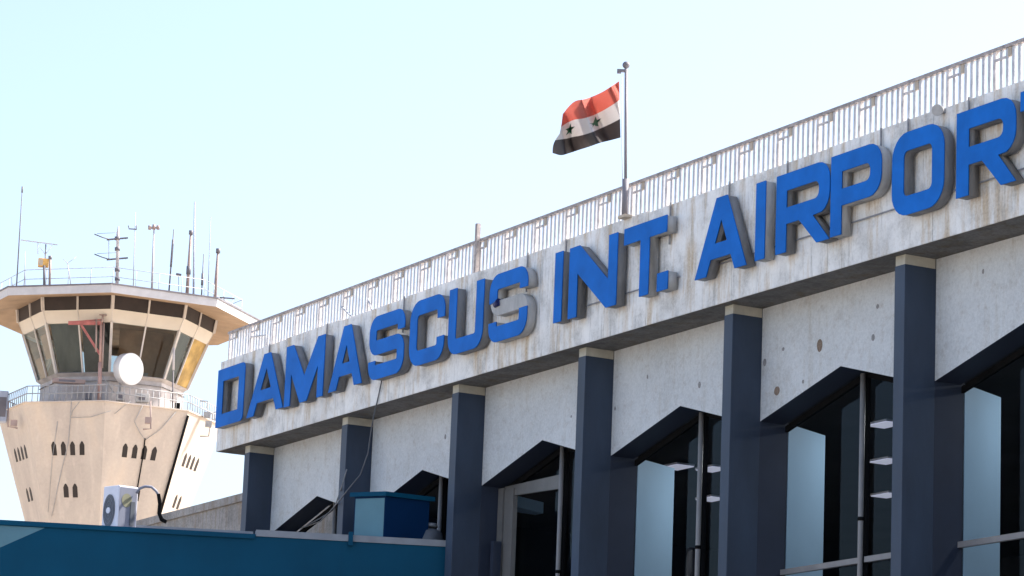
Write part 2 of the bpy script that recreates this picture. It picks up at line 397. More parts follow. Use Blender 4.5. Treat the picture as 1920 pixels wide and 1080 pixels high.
# ================================================================== sign letters
sg = thing('airport_sign', (11.5, YF-.02, 11.2), 'raised bright blue letters reading DAMASCUS INT. AIRPORT along the stained concrete fascia', 'sign')
H, ST = 1.06, .232
ZB = 11.20
def arc(cx, cz, r, a0, a1, n=6):
    return [(cx+r*math.cos(R_(a0+(a1-a0)*i/n)), cz+r*math.sin(R_(a0+(a1-a0)*i/n))) for i in range(n+1)]
def stroke(pts, w, closed=False):
    n = len(pts); L = []; Rr = []
    for i in range(n):
        a = Vector(pts[i-1] if (i > 0 or closed) else pts[i]); b = Vector(pts[i]); c = Vector(pts[(i+1) % n] if (i < n-1 or closed) else pts[i])
        d1 = (b-a).normalized() if (b-a).length > 1e-6 else (c-b).normalized()
        d2 = (c-b).normalized() if (c-b).length > 1e-6 else d1
        n1 = Vector((-d1.y, d1.x)); n2 = Vector((-d2.y, d2.x)); m = (n1+n2)
        m = m.normalized(); k = w/2/max(.35, m.dot(n1))
        L.append(tuple(b+m*k)); Rr.append(tuple(b-m*k))
    return [L, Rr] if closed else [L+Rr[::-1]]
def shape(ch, w):
    h = H; s = ST; q = s/2
    if ch == 'I': return [[(0,0),(.215,0),(.215,h),(0,h)]]
    if ch == '.': return [[(0,0),(w,0),(w,.25),(0,.25)]]
    if ch == 'T': return [[(w/2-q,0),(w/2+q,0),(w/2+q,h-.23),(w,h-.23),(w,h),(0,h),(0,h-.23),(w/2-q,h-.23)]]
    if ch == 'D': return [[(0,0)]+arc(w-.10,.10,.10,-90,0,3)+arc(w-.10,h-.10,.10,0,90,3)+[(0,h)], [(s,.22),(s,h-.22),(w-s,h-.22),(w-s,.22)]]
    if ch == 'O': return stroke(arc(q+.2,q+.2,.2,180,270)+arc(w-q-.2,q+.2,.2,270,360)+arc(w-q-.2,h-q-.2,.2,0,90)+arc(q+.2,h-q-.2,.2,90,180), s, True)
    if ch == 'U': return stroke([(q,h)]+arc(q+.16,q+.16,.16,180,270)+arc(w-q-.16,q+.16,.16,270,360)+[(w-q,h)], s)
    if ch == 'C': return stroke([(w-q,h-.38)]+arc(w-q-.16,h-q-.16,.16,0,90)+arc(q+.2,h-q-.2,.2,90,180)+arc(q+.2,q+.2,.2,180,270)+arc(w-q-.16,q+.16,.16,270,360)+[(w-q,.36)], s)
    if ch == 'S': return stroke(S_line(w), s)
    if ch == 'A':
        t = .13; o = .275; k = (w/2-t)/h; x = lambda z: o+z*k
        zap = (w/2-o)/k
        return [[(0,0),(o,0),(x(.22),.22),(w-x(.22),.22),(w-o,0),(w,0),(w/2+t,h),(w/2-t,h)], [(x(.42),.42),(w/2,zap),(w-x(.42),.42)]]
    if ch == 'N': return [[(0,0),(s,0),(s,.66),(w-.28,0),(w,0),(w,h),(w-s,h),(w-s,.40),(.28,h),(0,h)]]
    if ch == 'M': return [[(0,0),(s*.95,0),(s*.95,.58),(w/2-.13,0),(w/2+.13,0),(w-s*.95,.58),(w-s*.95,0),(w,0),(w,h),(w-.27,h),(w/2,.44),(.27,h),(0,h)]]
    bowl = arc(w-.28,.38+.26,.26,-90,0,5)+arc(w-.28,h-.26,.26,0,90,5)
    bowl = [(x_+.02, z_) for x_, z_ in bowl]
    inner = [(s,.38+.21),(s,h-.225)]+arc(w-.33,h-.225-.10,.10,90,0,4)+arc(w-.33,.59+.10,.10,0,-90,4)
    if ch == 'P': return [[(0,0),(s,0),(s,.38)]+bowl+[(0,h)], inner]
    if ch == 'R': return [[(0,0),(s,0),(s,.38),(w*.44,.38),(w-.275,0),(w,0),(w*.44+.30,.385)]+bowl[1:]+[(0,h)], inner]
def S_line(w):
    s = ST; q = s/2; h = H; r = .15; m = h/2
    return [(w-q,h-.33)]+arc(w-q-.14,h-q-.14,.14,0,90)+arc(q+r,h-q-r,r,90,180)+arc(q+r,m+r+.0,r,180,270)+arc(w-q-r,m-r,r,90,0)+arc(w-q-r,q+r,r,0,-90)+arc(q+.14,q+.14,.14,270,180)+[(q,.31)]
def extrude(name, loops, x, z, y0, y1, mat, parent, off=0, bev=0):
    cu = bpy.data.curves.new(name, 'CURVE'); cu.dimensions = '2D'; cu.fill_mode = 'BOTH'
    cu.extrude = (y1-y0)/2; cu.offset = off
    for lp in loops:
        sp = cu.splines.new('POLY'); sp.points.add(len(lp)-1); sp.use_cyclic_u = True
        for pt, q in zip(sp.points, lp): pt.co = (q[0], q[1], 0, 1)
    ob = bpy.data.objects.new(name, cu); COL.objects.link(ob)
    dg = bpy.context.evaluated_depsgraph_get(); me = bpy.data.meshes.new_from_object(ob.evaluated_get(dg))
    bpy.data.objects.remove(ob); bpy.data.curves.remove(cu)
    rt = parent
    while rt.parent: rt = rt.parent
    # local (x, y) of the curve -> world (x, z); curve z -> world -y
    for v in me.vertices:
        a, b, c = v.co; v.co = Vector((x+a, (y0+y1)/2-c, z+b))-rt.location
    me.name = name; me.materials.clear(); me.materials.append(mat); me.update()
    bm = bmesh.new(); bm.from_mesh(me); bmesh.ops.remove_doubles(bm, verts=bm.verts, dist=1e-5)
    bmesh.ops.recalc_face_normals(bm, faces=bm.faces); bm.to_mesh(me); bm.free()
    o = bpy.data.objects.new(name, me); COL.objects.link(o); o.parent = parent
    return o
YL = -.35                                          # front of the letters
def lx(px, py): return on_y(px, py, YL).x
LET = [('D', 407, 745, 456, 745), ('A', 462, 787, 529, 769), ('M', 534, 730, 606.5, 690), ('A', 615.5, 737, 677, 718),
       ('S', 692, 660, 757, 640), ('C', 769, 620, 833, 600), ('U', 842, 590, 906, 570), ('S', 917, 590, 988, 560),
       ('I', 1039, 560, 1056, 560), ('N', 1067, 530, 1156, 500), ('T', 1171, 440, 1250, 412), ('.', 1232, 530, 1251, 525),
       ('A', 1303, 521, 1398, 497), ('I', 1417, 420, 1435, 420), ('R', 1454, 470, 1553, 455), ('P', 1558, 370, 1652, 310),
       ('O', 1673, 330, 1769, 300), ('R', 1793, 365, 1903, 340), ('T', 1914, 200, 0, 0)]
s2 = None
xs_all = []
for i, (ch, xa, ya, xb, yb) in enumerate(LET):
    x = lx(xa, ya); w = (lx(xb, yb)-x) if xb else 1.17
    xs_all.append((x, w))
    lp = shape(ch, w); dz = [.0, .008, -.006, .01, -.012, .004, .0, -.008, .006, 0, .006, .0, -.006, .004, 0, .008, -.004, .005, 0][i]
    sh = extrude('letter', lp, x, ZB+dz, YL+.016, YL+.165, M['shell_pale' if i in (7, 10, 11, 13, 15) else 'shell'], sg)
    if i == 7:
        sh['label'] = 'letter S with its blue face broken out in the middle'
        cl = S_line(w)
        extrude('letter_face', stroke(cl[:17], ST), x, ZB+dz, YL-.002, YL+.015, M['blue'], sh, .006)
        extrude('letter_face', stroke([(w-ST/2, .41)]+cl[29:], ST), x, ZB+dz, YL-.002, YL+.015, M['blue'], sh, .006)
        b = MB(); b.tube([(x+.17, YL+.008, ZB+.58), (x+.30, YL+.008, ZB+.61)], [.045, .06], 10); b.build('backing', M['blue_deep'], sh)
    else:
        extrude('letter_face', lp, x, ZB+dz, YL-.002, YL+.015, M['blue'], sh, .006)
# mounting rods
for (px, py) in [(990, 470), (1062, 450), (1257, 400), (1368, 345), (1477, 310), (1652, 250), (1703, 230), (1817, 190), (612, 640), (758, 560), (505, 660)]:
    xx = on_y(px, py, YF-.03).x; rd = MB(); rd.beam((xx, YF-.03, ZFT+.01), (xx, YF-.03, 11.9), .022); rd.build('mounting_rod', M['rod'], sg)
for (za) in (11.38,):
    for i, (x, w) in enumerate(xs_all):
        if LET[i][0] in 'NTAIRPOUC' and i > 4 and i != 11:
            rd = MB(); rd.beam((x-.12, YF-.028, za), (x+w+.12, YF-.028, za+.003*i/10), .016); rd.build('mounting_rod', M['rod'], sg)

# ================================================================== roof railing
RY = -.02
zt = on_y(1280, 309, RY).z
rl = thing('roof_railing', (12, RY, ZFT), 'pale steel balustrade with rusty top rail along the parapet above the letters', 'railing')
xr0 = on_y(430, 650, RY).x; xr1 = 31.0
def zrail(x): return zt
t = MB(); t.box((xr0-.03, RY-.035, zt-.045), (xr1, RY+.035, zt)); t.box((xr0-.035, RY+.036, zt-.044), (xr0+.035, 6, zt-.001)); t.build('top_rail', M['rust'], rl)
PER = .957
xp0 = on_y(1695, 180, RY).x
n0 = int((xr0-xp0)/PER)-1
bars_far = MB(); nb = 0
posts = []
j = n0
cand = []
while xp0+j*PER < xr1:
    xp = xp0+j*PER; j += 1
    if xp > xr0:
        p = MB(); p.box((xp-.027, RY-.025, ZFT-.01), (xp+.027, RY+.025, zt-.046)); p.build('post', M['strap'], rl)
    for q in range(1, 8):
        xb = xp+q*PER/8
        if xb < xr0 or xb > xr1: continue
        cand.append(xb)
    if xp > xr0-.1:
        zc = zt-.155
        br = MB(); br.box((max(xp+.029, xr0), RY-.026, zc-.022), (xp+2*PER/8-.024, RY-.0125, zc+.012)); br.build('cross_strap', M['strap'], rl)
        br = MB(); br.box((xp+2*PER/8+.027, RY-.02, zc-.01), (xp+3*PER/8-.03, RY+.01, zt-.046)); br.build('infill_plate', M['beige'], rl)
vis = [x for x in cand if x < 23.2]
vis.sort(reverse=True)
for x in vis[:100]:
    b = MB(); b.box((x-.026, RY-.012, ZFT-.012), (x+.026, RY+.012, zt-.046)); b.build('baluster', M['bar'], rl)
for x in vis[100:]+[x for x in cand if x >= 23.2]: bars_far.box((x-.026, RY-.012, ZFT-.012), (x+.026, RY+.012, zt-.046))
yy = RY+.25
while yy < 6:
    bars_far.box((xr0-.012, yy-.026, ZFT-.01), (xr0+.012, yy+.026, zt-.046)); yy += .12
tag(bars_far.build('balusters', M['bar'], rl), kind='stuff')
# bent strips of broken railing near the far end
bs = MB()
for (pts) in ([(690, 560), (700, 590), (722, 583)], [(470, 632), (500, 628), (498, 650)], [(640, 575), (655, 590), (668, 600)]):
    bs.tube([on_y(a, b, RY-.04) for a, b in pts], .014, 6)
bs.build('bent_strip', M['bar'], rl)
pp = on_y(894, 500, RY-.06)
p = MB(); p.box((pp.x-.035, RY-.10, ZFT), (pp.x+.035, RY-.036, on_y(894, 421, RY-.06).z)); tag(p.build('fence_post', M['rust']), 'short dark brown steel post sticking up above the railing over the word DAMASCUS', 'post')
# small floodlight on the parapet above O
q = on_y(1762, 206, YF-.08)
fl_ = thing('floodlight', (q.x, YF, ZFT), 'small grey round lamp fixed at the parapet edge above the letter O', 'lamp')
b = MB(); b.tube([(q.x-.06, YF-.02, q.z+.02), (q.x+.03, YF-.14, q.z-.02)], [.05, .075], 12); b.build('lamp_head', M['junk'], fl_)
b = MB(); b.box((q.x-.02, YF-.03, q.z-.03), (q.x+.02, YF-.003, ZFT-.02)); b.build('bracket', M['galv'], fl_)

# ================================================================== flag
FY = -.22
pb = on_y(1171, 405, FY); ptop = on_y(1174, 122, FY)
fp = thing('flagpole', (pb.x, FY, pb.z), 'thin grey flagpole with ball top rising from the parapet over INT.', 'flagpole')
m = MB(); m.tube([(pb.x, FY, pb.z), (pb.x, FY, pb.z+.55)], .045, 10); m.tube([(pb.x, FY, pb.z+.5), (ptop.x, FY, ptop.z)], .023, 10); m.build('pole', M['pole'], fp)
m = MB(); m.box((pb.x-.11, FY-.05, pb.z-.03), (pb.x+.09, FY+.08, pb.z+.01)); m.build('base_plate', M['beige'], fp)
m = MB(); m.ball(ptop, .055, 12); m.build('finial', M['mast_dark'], fp)
a1 = on_y(1160, 140, FY); zarm = a1.z
ah = Vector((CR.x, CR.y, 0)).normalized(); pa_ = Vector((ptop.x, FY, zarm+.01)); m = MB(); m.beam(pa_, pa_-ah*.11, .045, .04); m.beam(pa_-ah*.07-Vector((0, 0, .01)), pa_-ah*.13-Vector((0, 0, .01)), .05, .06); m.build('halyard_arm', M['mast_dark'], fp)
m = MB(); m.tube([on_y(1166, 145, FY), on_y(1166, 260, FY), on_y(1168, 400, FY)], .006, 5); m.build('halyard', M['mast'], fp)
top = [(1161, 152), (1146, 162), (1130, 172), (1113, 180), (1096, 186), (1080, 189), (1068, 198), (1055, 214)]
bot = [(1163.5, 258), (1145, 263), (1125, 268), (1105, 275), (1086, 281), (1068, 287), (1052, 291), (1036, 287)]
def cr(P, t):
    n = len(P)-1; f = t*n; i = min(int(f), n-1); u = f-i
    p = [Vector(P[max(0, min(n, i+k))]) for k in (-1, 0, 1, 2)]
    return .5*((2*p[1])+(p[2]-p[0])*u+(2*p[0]-5*p[1]+4*p[2]-p[3])*u*u+(3*p[1]-p[0]-3*p[2]+p[3])*u**3)
def flag_pt(u, v, off=0):      # v 0 bottom .. 1 top
    A, B2 = cr(top, u), cr(bot, u)
    P = B2.lerp(A, v)
    P.x -= 6*math.sin(math.pi*v)*u*(-.6) + 0
    if u > .85: P.x -= (u-.85)/.15*5*math.sin(max(0, .5-v)*2*math.pi)
    # sag: stripes dip away from the hoist
    P.y += 10*math.sin(math.pi*min(1, u*1.15))*math.sin(math.pi*v)*.55
    ph = (u*2.0-.75*v)*2*math.pi+.9
    d = (.27*math.sin(ph)+.10*math.sin(ph*2.1+1.1+2*v))*min(1, u*4)+.04*math.sin(9*v-9*u+1)*min(1, 2*u)
    return on_y(P.x, P.y, FY+d+off)
NU, NV = 64, 42
f_ = MB(); vs = [flag_pt(i/NU, j/NV) for j in range(NV+1) for i in range(NU+1)]
for j in range(NV):
    band = 2 if j < NV/3 else (1 if j < 2*NV/3 else 0)
    f_.add(vs, [(j*(NU+1)+i, j*(NU+1)+i+1, (j+1)*(NU+1)+i+1, (j+1)*(NU+1)+i) for i in range(NU)], band, True)
fo = f_.build('flag', [M['flag_red'], M['flag_white'], M['flag_black']], fixn=True)
tag(fo, 'red, white and black waving flag with two green stars, hung from the flagpole', 'flag')
FL_ORG = fo.location.copy()
for (uc, vc) in ((.385, .50), (.80, .50)):
    for side in (-1, 1):
        st = MB(); ru, rv = .095, .125
        ring = []
        for i in range(10):
            a = math.pi/2+i*math.pi/5; rr = 1 if i % 2 == 0 else .42
            ring.append((uc+ru*rr*math.cos(a), vc+rv*rr*math.sin(a)))
        # dense fan so the star follows the folds
        rows = 5; pts = [flag_pt(uc, vc, side*.006)]
        for k in range(1, rows+1):
            for (a, b) in ring:
                pts.append(flag_pt(uc+(a-uc)*k/rows, vc+(b-vc)*k/rows, side*.006))
        fs = [(0, 1+i, 1+(i+1) % 10) for i in range(10)]
        for k in range(rows-1):
            for i in range(10): fs.append((1+k*10+i, 1+(k+1)*10+i, 1+(k+1)*10+(i+1) % 10, 1+k*10+(i+1) % 10))
        st.add(pts, fs, 0, True)
        me = bpy.data.meshes.new('star'); me.from_pydata([p-FL_ORG for p in st.v], [], st.f); me.materials.append(M['flag_green'])
        so = bpy.data.objects.new('star', me); COL.objects.link(so); so.parent = fo

# ================================================================== boarding bridge (blue), box and air conditioner
PR = on_d(838, 1022, 50.75); zj = PR.z
PL = on_z(-60, 971.5, zj)
dj = (PR-PL); Lj = dj.length; dj.normalize(); nj = Vector((dj.y, -dj.x, 0))   # nj points to the camera side
if nj.dot(CAM-PR) < 0: nj = -nj
bb = thing('boarding_bridge', (PL.lerp(PR, .5)-nj*1.4).to_tuple()[:2]+(0,), 'dark blue metal passenger boarding bridge joining the terminal at lower left', 'boarding bridge')
def J(s_, off, z): return PL+dj*s_+nj*off+Vector((0, 0, z-zj))
def jx(px, py=1000): # distance along wall for a pixel
    v = ray(px, py); n2 = Vector((nj.x, nj.y, 0)); P = CAM+v*((PL-CAM).dot(n2)/v.dot(n2)); return (P-PL).dot(dj)
def jz(px, py):
    v = ray(px, py); P = CAM+v*((PL-CAM).dot(nj)/v.dot(nj)); return P.z
w = MB()
w.obox(J(-2, -.06, zj-2.7), dj*(Lj+2), nj*.06, Vector((0, 0, 2.7)))
w.obox(J(-2, -2.8, zj-2.7), dj*(Lj+2), nj*.06, Vector((0, 0, 2.7)))
w.build('side_wall', M['teal'], bb)
# long pressed panels: three shallow ribs
# paler teal patch, a raking triangle at the far left
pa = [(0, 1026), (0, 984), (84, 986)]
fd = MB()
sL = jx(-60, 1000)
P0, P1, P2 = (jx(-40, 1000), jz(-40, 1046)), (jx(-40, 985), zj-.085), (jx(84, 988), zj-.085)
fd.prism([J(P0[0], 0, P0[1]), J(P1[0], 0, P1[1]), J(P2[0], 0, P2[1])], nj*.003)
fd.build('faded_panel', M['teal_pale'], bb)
ed = MB(); s1 = jx(478)
ed.obox(J(-2, .004, zj-.075), dj*(s1+2), nj*.03, Vector((0, 0, .075))); ed.build('roof_edge', M['teal'], bb)
ef = MB(); ef.obox(J(s1+.02, -.3, zj-.02), dj*(Lj-s1-.03), nj*.27, Vector((0, 0, .10)))
ef.obox(J(s1+.02, .002, zj-.03), dj*(Lj-s1-.03), nj*.02, Vector((0, 0, .10))); ef.build('flashing', M['flash'], bb)
e2 = MB(); s0 = jx(255)
e2.obox(J(s0, -.9, zj-.02), dj*(s1-s0), nj*.3, Vector((0, 0, .14))); e2.build('roof_upstand', M['flash'], bb)
r_ = MB(); r_.obox(J(-2, -2.79, zj-.1), dj*(Lj+1.9), nj*2.72, Vector((0, 0, .07))); r_.build('roof', M['flash'], bb)
f2 = MB(); f2.obox(J(-2, -2.79, zj-2.75), dj*(Lj+1.9), nj*2.78, Vector((0, 0, .08))); f2.build('floor', M['galv'], bb)
for s_ in (-.8, 4.2):
    l = MB(); l.tube([J(s_, -1.4, 0), J(s_, -1.4, zj-2.76)], .28, 14); l.build('leg', M['galv'], bb)
sp_ = jx(657, 1010); l = MB(); l.obox(J(sp_-.035, .025, zj-.10), dj*.07, nj*.05, Vector((0, 0, jz(657, 998)-zj+.10))); l.build('stub_post', M['teal'], bb)
seams = MB()
for px in (640,):
    s_ = jx(px); seams.obox(J(s_, .001, zj-2.7), dj*.02, nj*.004, Vector((0, 0, 2.6)))
seams.build('seam_cover', M['teal'], bb)
# collar between bridge and door
q0 = on_y(930, 1016, .70)
cl_ = MB(); cl_.box((q0.x-.02, .62, zj-2.7), (q0.x+.07, .76, q0.z)); cl_.build('door_collar', M['navy_dark'], bb)
# blue box on the bridge roof
bx = thing('equipment_box', J(jx(745), -.6, zj).to_tuple(), 'square blue sheet metal box with overhanging lid on the bridge roof', 'box')
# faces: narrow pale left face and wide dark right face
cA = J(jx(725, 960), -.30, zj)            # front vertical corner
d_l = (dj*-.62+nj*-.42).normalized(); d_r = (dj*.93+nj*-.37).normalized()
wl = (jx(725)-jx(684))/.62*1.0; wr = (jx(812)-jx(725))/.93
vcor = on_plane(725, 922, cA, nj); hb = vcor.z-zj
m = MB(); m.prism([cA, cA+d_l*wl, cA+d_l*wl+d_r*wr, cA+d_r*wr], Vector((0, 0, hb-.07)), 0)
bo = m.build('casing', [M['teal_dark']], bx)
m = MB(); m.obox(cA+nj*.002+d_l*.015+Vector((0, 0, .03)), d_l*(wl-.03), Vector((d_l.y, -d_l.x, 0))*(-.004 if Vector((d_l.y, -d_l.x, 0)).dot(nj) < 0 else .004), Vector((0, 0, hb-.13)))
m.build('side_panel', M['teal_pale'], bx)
m = MB(); ov = .05
pA = cA-d_l*ov-d_r*ov; L2, R2 = d_l*(wl+2*ov), d_r*(wr+2*ov)
m.prism([pA+Vector((0, 0, hb-.07)), pA+L2+Vector((0, 0, hb-.07)), pA+L2+R2+Vector((0, 0, hb-.07)), pA+R2+Vector((0, 0, hb-.07))], Vector((0, 0, .07)))
m.build('lid', M['teal'], bx)
# dark rounded cowl wedged between the box and the fin
c0 = J(jx(815), -.75, zj); vc = thing('vent_cowl', c0.to_tuple(), 'dark rounded vent cowl between the blue box and the navy fin', 'vent')
m = MB(); m.tube([c0, c0+Vector((0, 0, .16)), c0+Vector((0, 0, .30)), c0+Vector((0, 0, .36))], [.20, .24, .19, .06], 16); m.build('hood', M['fan'], vc)
m = MB(); m.tube([c0+Vector((0, 0, .37)), c0+Vector((0, 0, .43))], [.13, .11], 14); m.build('cap', M['flash'], vc)
ac = thing('air_conditioner', J(jx(222), -.5, zj).to_tuple(), 'white split air conditioner outdoor unit standing on the blue bridge roof', 'air conditioner')
cB = J(jx(222, 940), -.30, zj+.02)
a_l = (dj*-.50+nj*-.62).normalized(); a_r = (dj*.86+nj*-.45).normalized()
hl = on_plane(222, 909, cB, nj).z-zj-.02
wl2 = (jx(222)-jx(187))/.50*.66; wr2 = (jx(258)-jx(222))/.86
m = MB(); m.prism([cB, cB+a_l*wl2, cB+a_l*wl2+a_r*wr2, cB+a_r*wr2], Vector((0, 0, hl)))
ca = m.build('casing', M['white'], ac, bevel=.015)
nl = Vector((a_l.y, -a_l.x, 0)); nl = nl if nl.dot(CAM-cB) > 0 else -nl
nr = Vector((a_r.y, -a_r.x, 0)); nr = nr if nr.dot(CAM-cB) > 0 else -nr
fc = cB+a_l*wl2*.54+Vector((0, 0, hl*.42))+nl*.004
ring = [fc+a_l*(wl2*.36)*math.cos(2*math.pi*i/24)+Vector((0, 0, 1))*(hl*.38)*math.sin(2*math.pi*i/24) for i in range(24)]
m = MB(); m.prism(ring, nl*.012); fg = m.build('fan_grille', M['fan'], ac)
m = MB()
for rr in (.3, .55, .8):
    m.tube([fc+nl*.016+a_l*(wl2*.36*rr)*math.cos(2*math.pi*i/20)+Vector((0, 0, 1))*(hl*.38*rr)*math.sin(2*math.pi*i/20) for i in range(21)], .004, 4, cap=False)
m.build('wire_ring', M['white_grey'], fg)
m = MB(); m.prism([fc+nl*.013+a_l*.05*math.cos(2*math.pi*i/12)+Vector((0, 0, .05*math.sin(2*math.pi*i/12))) for i in range(12)], nl*.012); m.build('hub', M['white'], fg)
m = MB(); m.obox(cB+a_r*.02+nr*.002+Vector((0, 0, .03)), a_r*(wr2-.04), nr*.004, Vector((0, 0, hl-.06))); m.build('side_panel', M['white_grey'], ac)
m = MB(); sc = cB+a_r*wr2*.42+Vector((0, 0, hl*.66))+nr*.007
m.prism([sc+a_r*.09*math.cos(2*math.pi*i/16)+Vector((0, 0, .11*math.sin(2*math.pi*i/16))) for i in range(16)], nr*.003); m.build('energy_sticker', M['yellow'], ac)
m = MB(); m.obox(cB+a_r*wr2*.62+nr*.007+Vector((0, 0, .06)), a_r*.07, nr*.025, Vector((0, 0, hl*.55))); m.build('pipe_cover', M['fan'], ac)
dA = (cB-CAM).dot(CF)
def AP(px, py, dd=0): return on_d(px, py, dA+.25+dd)
m = MB(); m.tube([AP(256, 925), AP(262, 916), AP(272, 912), AP(284, 913), AP(293, 921), AP(299, 932)], .022, 8); m.build('insulated_pipe', M['white_grey'], ac)
m = MB(); m.tube([AP(297, 926), AP(300, 945), AP(298, 962), AP(303, 974), AP(312, 979)], [.03, .035, .03, .035, .03], 8); m.build('drain_hose', M['black'], ac)

# ================================================================== annex and hanging cable
ax = MB(); Ya = 2.4
p1, p2 = on_y(450, 925, Ya), on_y(262, 978, Ya); za = (p1.z+p2.z)/2
ax.box((p2.x-6, Ya, 0), (-.02, 12, za-.02)); ax.box((p2.x-6.05, Ya-.05, za-.16), (-.03, 12.05, za))
at = thing('annex_building', (p2.x, 7, 0), 'low rough grey concrete annex beyond the far corner of the terminal', 'building')
ax.build('wall', M['annex'], at)
cb = MB()
cb.tube([on_y(717, 708, -.19), on_y(709, 745, -.17), on_y(703, 770, -.16), on_y(697, 800, -.05), on_y(690, 850, -.04), on_y(676, 890, -.03), on_y(655, 915, -.05), on_y(634, 942, -.06), on_y(616, 962, .2), on_y(600, 972, .45), on_y(575, 985, .7)], .011, 7)
tag(cb.build('hanging_cable', M['fan']), 'dark grey cable hanging from the letter S down across a navy fin', 'cable')
cb = MB()
cb.tube([on_y(650, 880, -.03), on_y(640, 915, -.05), on_y(628, 950, .3), on_y(600, 978, .6), on_y(565, 990, .8)], .012, 6)
tag(cb.build('hanging_cable', M['rod']), 'short thin pale grey cable looping into the far left window beside the long dark cable', 'cable')

# ================================================================== control tower
DT = 130.0
TC = on_d(207, 780, DT)
hv = Vector((CAM.x-TC.x, CAM.y-TC.y, 0)).normalized(); hr = Vector((-hv.y, hv.x, 0))
if hr.dot(CR) < 0: hr = -hr
TB = Vector((TC.x, TC.y, 0)); RZ = math.atan2(hr.y, hr.x)
ct = thing('control_tower', TB, 'flared octagonal tan air traffic control tower with glazed cab and overhanging roof', 'control tower', rz=RZ)
PHI = R_(-2.9)
def TW(x, y, z): return TB+hr*x-hv*y+Vector((0, 0, z))     # y < 0 is toward the camera
def vert(k, Rr, z):
    a = -math.pi/2+PHI+k*math.pi/4; return TW(Rr*math.cos(a), Rr*math.sin(a), z)
def zat(px, py, Rr):       # height of a pixel on the vertical plane through the front vertex
    P = on_plane(px, py, TB+hv*Rr*math.cos(PHI), hv); return P.z
def tp(px, py, ly):        # pixel -> point on local plane y = ly
    return on_plane(px, py, TB-hv*ly, hv)
PPM = 6000/DT
RR = dict(roof=5.80, cab=4.05, cabm=3.97, cream=3.74, win=3.02, base=2.90, shaft=4.55, low=3.10)
Z = dict(rt=zat(212, 531, RR['roof']), rb=zat(212, 548.5, RR['roof']), ct=zat(212, 557, RR['cab']), cm=zat(212, 579, RR['cabm']),
         cr=zat(212, 604, RR['cream']), wb=zat(211, 697, RR['win']), sb=zat(209, 752, RR['shaft']), lo=zat(200, 972, RR['low']))
Z['ct'] = max(Z['ct'], Z['rb']-.10)
def ring_mesh(mb, R0, z0, R1, z1, mi=0, ks=range(8)):
    for k in ks:
        mb.add([vert(k, R0, z0), vert(k+1, R0, z0), vert(k+1, R1, z1), vert(k, R1, z1)], [(0,1,2,3)], mi)
def disc(mb, Rr, z, mi=0): mb.add([vert(k, Rr, z) for k in range(8)], [tuple(range(8))], mi)
slope = (RR['shaft']-RR['low'])/(Z['sb']-Z['lo'])
zneck = max(6.0, Z['lo']-4.5); rneck = RR['low']-(Z['lo']-zneck)*slope
m = MB(); ring_mesh(m, rneck, 0, rneck, zneck); ring_mesh(m, rneck, zneck, RR['shaft'], Z['sb']); disc(m, RR['shaft'], Z['sb'])
ring_mesh(m, RR['shaft']+.05, Z['sb']-.03, RR['shaft']+.05, Z['sb']+.02); disc(m, RR['shaft']+.05, Z['sb']+.02); disc(m, RR['shaft']+.05, Z['sb']-.03)
m.build('shaft', M['tower'], ct)
# slit windows
def rs(z): return RR['shaft']-(Z['sb']-z)*slope
def slit(k, s, z, w, h):
    a, b = vert(k, rs(z), z), vert(k+1, rs(z), z); c = a.lerp(b, s); e = (b-a).normalized()
    a2 = vert(k, rs(z+1), z+1).lerp(vert(k+1, rs(z+1), z+1), s); up = (a2-c).normalized()
    n = e.cross(up); n = n if n.dot(Vector((c.x-TB.x, c.y-TB.y, 0))) > 0 else -n
    pts = [c-e*w/2-up*h/2, c+e*w/2-up*h/2, c+e*w/2+up*h*.22, c+e*w*.22+up*h*.43, c+up*h/2, c-e*w*.22+up*h*.43, c-e*w/2+up*h*.22]
    m = MB(); m.prism([p-n*.02 for p in pts], n*.028); m.build('slit_window', M['slit'], ct)
zw1, zw2 = zat(205, 838, RR['shaft']*.94), zat(203, 917, RR['shaft']*.85)
for k in range(8):
    for i in range(4): slit(k, [.30, .435, .565, .70][i], zw1, .21, .56)
    for i in range(2): slit(k, [.425, .575][i], zw2, .21, .56)
# cab
m = MB(); ring_mesh(m, RR['base'], Z['sb']+.02, RR['base'], Z['wb']-.16); ring_mesh(m, RR['base'], Z['wb']-.16, RR['win']+.07, Z['wb']-.04); ring_mesh(m, RR['win']+.07, Z['wb']-.04, RR['win']-.03, Z['wb']+.005); m.build('cab_base', M['base_grey'], ct)
m = MB(); ring_mesh(m, RR['cream']-.01, Z['cr'], RR['cabm']-.01, Z['cm']); ring_mesh(m, RR['cream']-.15, Z['cr'], RR['cabm']-.15, Z['cm'])
for k in range(8): m.add([vert(k, RR['cream']-.01, Z['cr']), vert(k+1, RR['cream']-.01, Z['cr']), vert(k+1, RR['cream']-.15, Z['cr']), vert(k, RR['cream']-.15, Z['cr'])], [(0,1,2,3)])
m.build('cab_band', M['cream_panel'], ct, fixn=False)
m = MB(); disc(m, RR['cab']-.3, Z['cr']+.30); m.build('cab_ceiling', M['wood'], ct, fixn=False)
m = MB(); disc(m, RR['win']-.05, Z['wb']-.35); m.build('cab_floor', M['cabdark'], ct, fixn=False)
def lerpv(k, f, Rr, z): return vert(k, Rr, z).lerp(vert(k+1, Rr, z), f)
